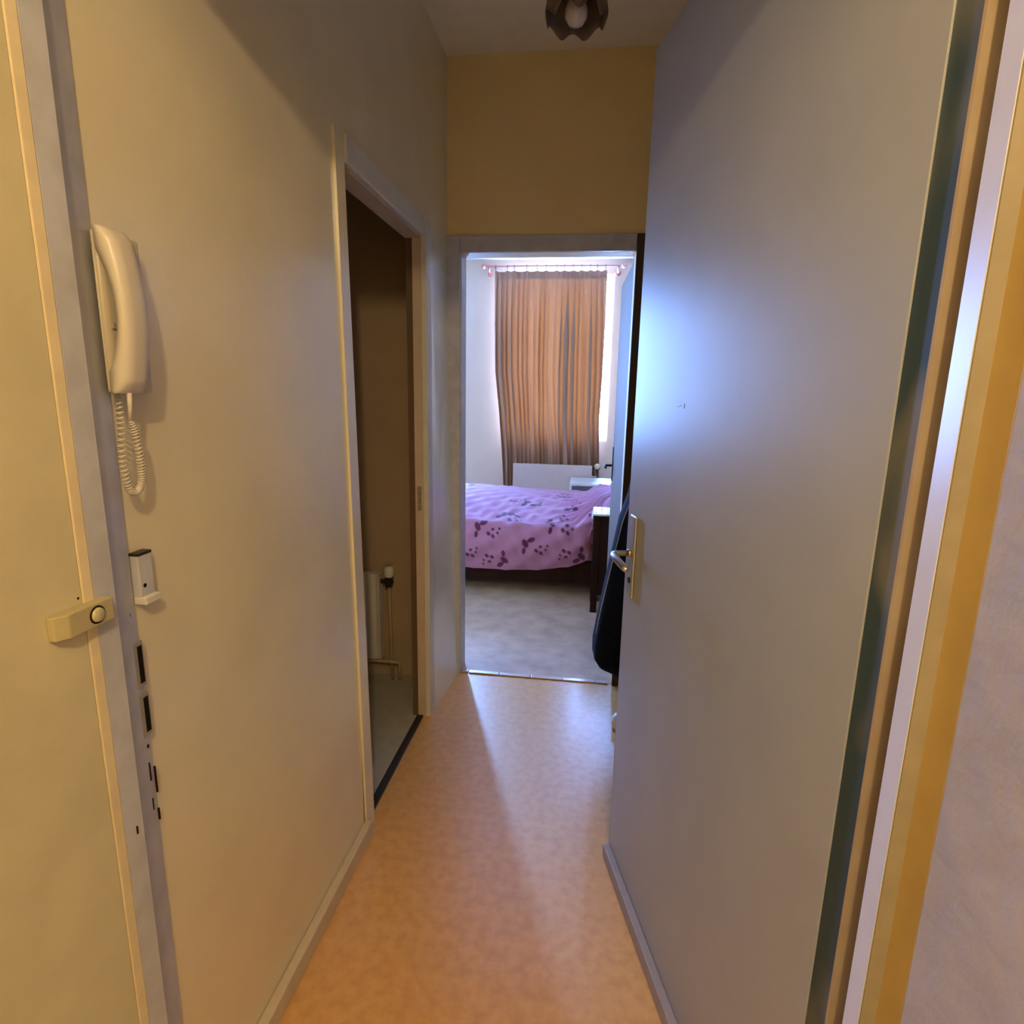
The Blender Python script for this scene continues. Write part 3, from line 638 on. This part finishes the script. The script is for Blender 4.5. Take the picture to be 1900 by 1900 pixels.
# sprigs of petals printed on the cloth: (x, z on the side, angle, mirrored)
def side_xz(px, py):
    return xz(px, py, BY0 - 0.035)
sprigs = []
for zx, zy, rot, mir in [(345, 655, 0, 1), (905, 850, 0, 1), (1215, 620, 0, 1), (430, 985, math.pi + 0.3, 1), (1330, 935, math.pi + 0.2, 1), (95, 900, 0.2, 1)]:
    sx_, sz_ = side_xz(850 + zx / 6.333, 880 + zy / 6.333); sprigs.append((sx_, sz_, rot, mir))
petals = [(-0.075, 0.030, 0.020, 0.034, 0.5), (-0.030, 0.060, 0.030, 0.018, 0.4), (-0.085, -0.030, 0.014, 0.026, -0.2), (0.012, -0.022, 0.013, 0.017, 0.7), (0.050, -0.040, 0.012, 0.018, 0.6), (0.045, 0.012, 0.013, 0.011, 0.2), (0.085, -0.012, 0.008, 0.011, 0.5), (0.098, 0.020, 0.009, 0.010, 0.1)]
def printed(x, s, lst):
    best = 0
    for cx, cs, rot, mir in lst:
        dx, ds_ = x - cx, s - cs
        if abs(dx) > 0.14 or abs(ds_) > 0.14: continue
        c, sn = math.cos(-rot), math.sin(-rot); a, b_ = dx * c - ds_ * sn, dx * sn + ds_ * c
        for px, pz, ra, rb, an in petals:
            px, pz, ra, rb = px*0.88, pz*0.88, ra*0.92, rb*0.92
            e, g = a - px, b_ - pz; cc, ss = math.cos(an), math.sin(an); e, g = e*cc + g*ss, -e*ss + g*cc
            q = (e/ra)**2 + (g/rb)**2
            if q < 1.25: best = max(best, min(1, (1.25 - q) / 0.4))
    return best
top_sprigs = [(rng.uniform(-1.3, 0.4), 0.05 + 0.3 * (k_ % 3) + rng.uniform(-0.06, 0.06), rng.uniform(0, 6.28), 1) for k_ in range(14)]
bm = bmesh.new(); cols = []; rows = []
for x in XS:
    row = []; zt = top_h(x, 0.0); hz = hem(x)
    pil = 1 / (1 + math.exp(-(x - 0.035) / 0.02))
    for i in range(NS + 1):            # hem -> near top edge
        t = i / NS; z = hz + (zt - hz) * t
        out = 0.058 * math.sin(math.pi * (0.12 + 0.80 * (1 - t))) * (1 - pil) + 0.004 * math.sin(x * 30 - z * 42) + 0.003 * math.sin(x * 55 + z * 35)
        if t > 0.94: out *= (1 - ((t - 0.94) / 0.06) ** 2 * 0.5)
        if pil > 0.5: z = max(z, zt - (zt - hz) * 0.62 * (1 - t))     # tucked up behind the bedside cabinet
        row.append((x, BY0 - 0.012 - out, z)); cols.append(printed(x, z, sprigs))
    for i in range(1, NT + 1):
        v = i / NT; row.append((x, BY0 - 0.012 + (BY1 - BY0 + 0.024) * v, top_h(x, v)))
        cols.append(printed(x, v * 0.9, top_sprigs))
    ze = top_h(x, 1.0)
    for i in range(1, NF + 1):
        t = i / NF; row.append((x, BY1 + 0.012 + 0.02 * math.sin(t * 3), ze - (ze - 0.25) * t)); cols.append(0)
    rows.append(row)
ov = [[bm.verts.new(p) for p in row] for row in rows]
for i in range(len(ov) - 1):
    for j in range(len(ov[0]) - 1): bm.faces.new((ov[i][j], ov[i][j+1], ov[i+1][j+1], ov[i+1][j]))
bm.verts.index_update()
duv = link('bed_cover', bm, 'duvet', smooth=True)
at = duv.data.attributes.new('print', 'FLOAT', 'POINT')
at.data.foreach_set('value', cols)
tag(duv, 'pink lilac bed cover with dark petal print spread over bed and pillow', 'bed cover')

# ------------------------------------------------------------------ bedside cabinet, dark, with a white cloth on top
bs = empty('bedside_cabinet', (0.25, 3.78, 0), 'dark brown wooden bedside cabinet against the near side of the bed', 'cabinet')
cx0, cx1, cy0, cy1, cz = 0.050, 0.46, 3.645, 3.895, 0.645
for (a_, b_) in ((cx0, cx0+0.042), (cx1-0.042, cx1)):
    for (c_, d_) in ((cy0, cy0+0.042), (cy1-0.042, cy1)): part('leg', B(a_, b_, c_, d_, 0.003, cz-0.02, bev=0.003), 'dark_wood', bs)
part('side_panel', B(cx0+0.008, cx0+0.03, cy0+0.042, cy1-0.042, 0.12, cz-0.02), 'dark_wood', bs)
part('side_panel', B(cx1-0.03, cx1-0.008, cy0+0.042, cy1-0.042, 0.12, cz-0.02), 'dark_wood', bs)
part('front_panel', B(cx0+0.042, cx1-0.042, cy0+0.006, cy0+0.022, 0.12, cz-0.02), 'dark_wood', bs)
part('bottom', B(cx0+0.03, cx1-0.03, cy0+0.022, cy1, 0.12, 0.14), 'dark_wood', bs)
part('top', B(cx0-0.004, cx1+0.004, cy0-0.004, cy1, cz-0.02, cz, bev=0.003), 'dark_wood', bs)
bm = bmesh.new(); n = 40; rws = []
for i in range(n + 1):
    x = cx0 - 0.004 + 0.30 * i / n; row = []
    for j in range(25):
        t = j / 24; y = cy0 - 0.006 + (cy1 - cy0 - 0.02) * t; row.append(bm.verts.new((x, y, cz + 0.003 + 0.0025 * math.sin(x * 160) * (0.5 + 0.5 * math.sin(y * 60)))))
    rws.append(row)
for i in range(n):
    for j in range(24): bm.faces.new((rws[i][j], rws[i+1][j], rws[i+1][j+1], rws[i][j+1]))
ex = bmesh.ops.extrude_face_region(bm, geom=list(bm.faces))
for v in ex['geom']:
    if isinstance(v, bmesh.types.BMVert): v.co.z += 0.012
cw = empty('white_cloth', (0.15, 3.77, cz), 'white cloth lying on the dark bedside cabinet with its fringe hanging', 'cloth')
part('cloth', bm, 'cloth_white', cw)
for q in range(5):
    yy = cy0 + 0.02 + q * 0.035; bm = bmesh.new(); tube(bm, [(cx0-0.006, yy, cz+0.008), (cx0-0.012, yy-0.002, cz-0.02), (cx0-0.010, yy-0.004, cz-0.045-0.02*(q % 2))], 0.0025, 6); part('fringe', bm, 'cloth_white', cw, True)
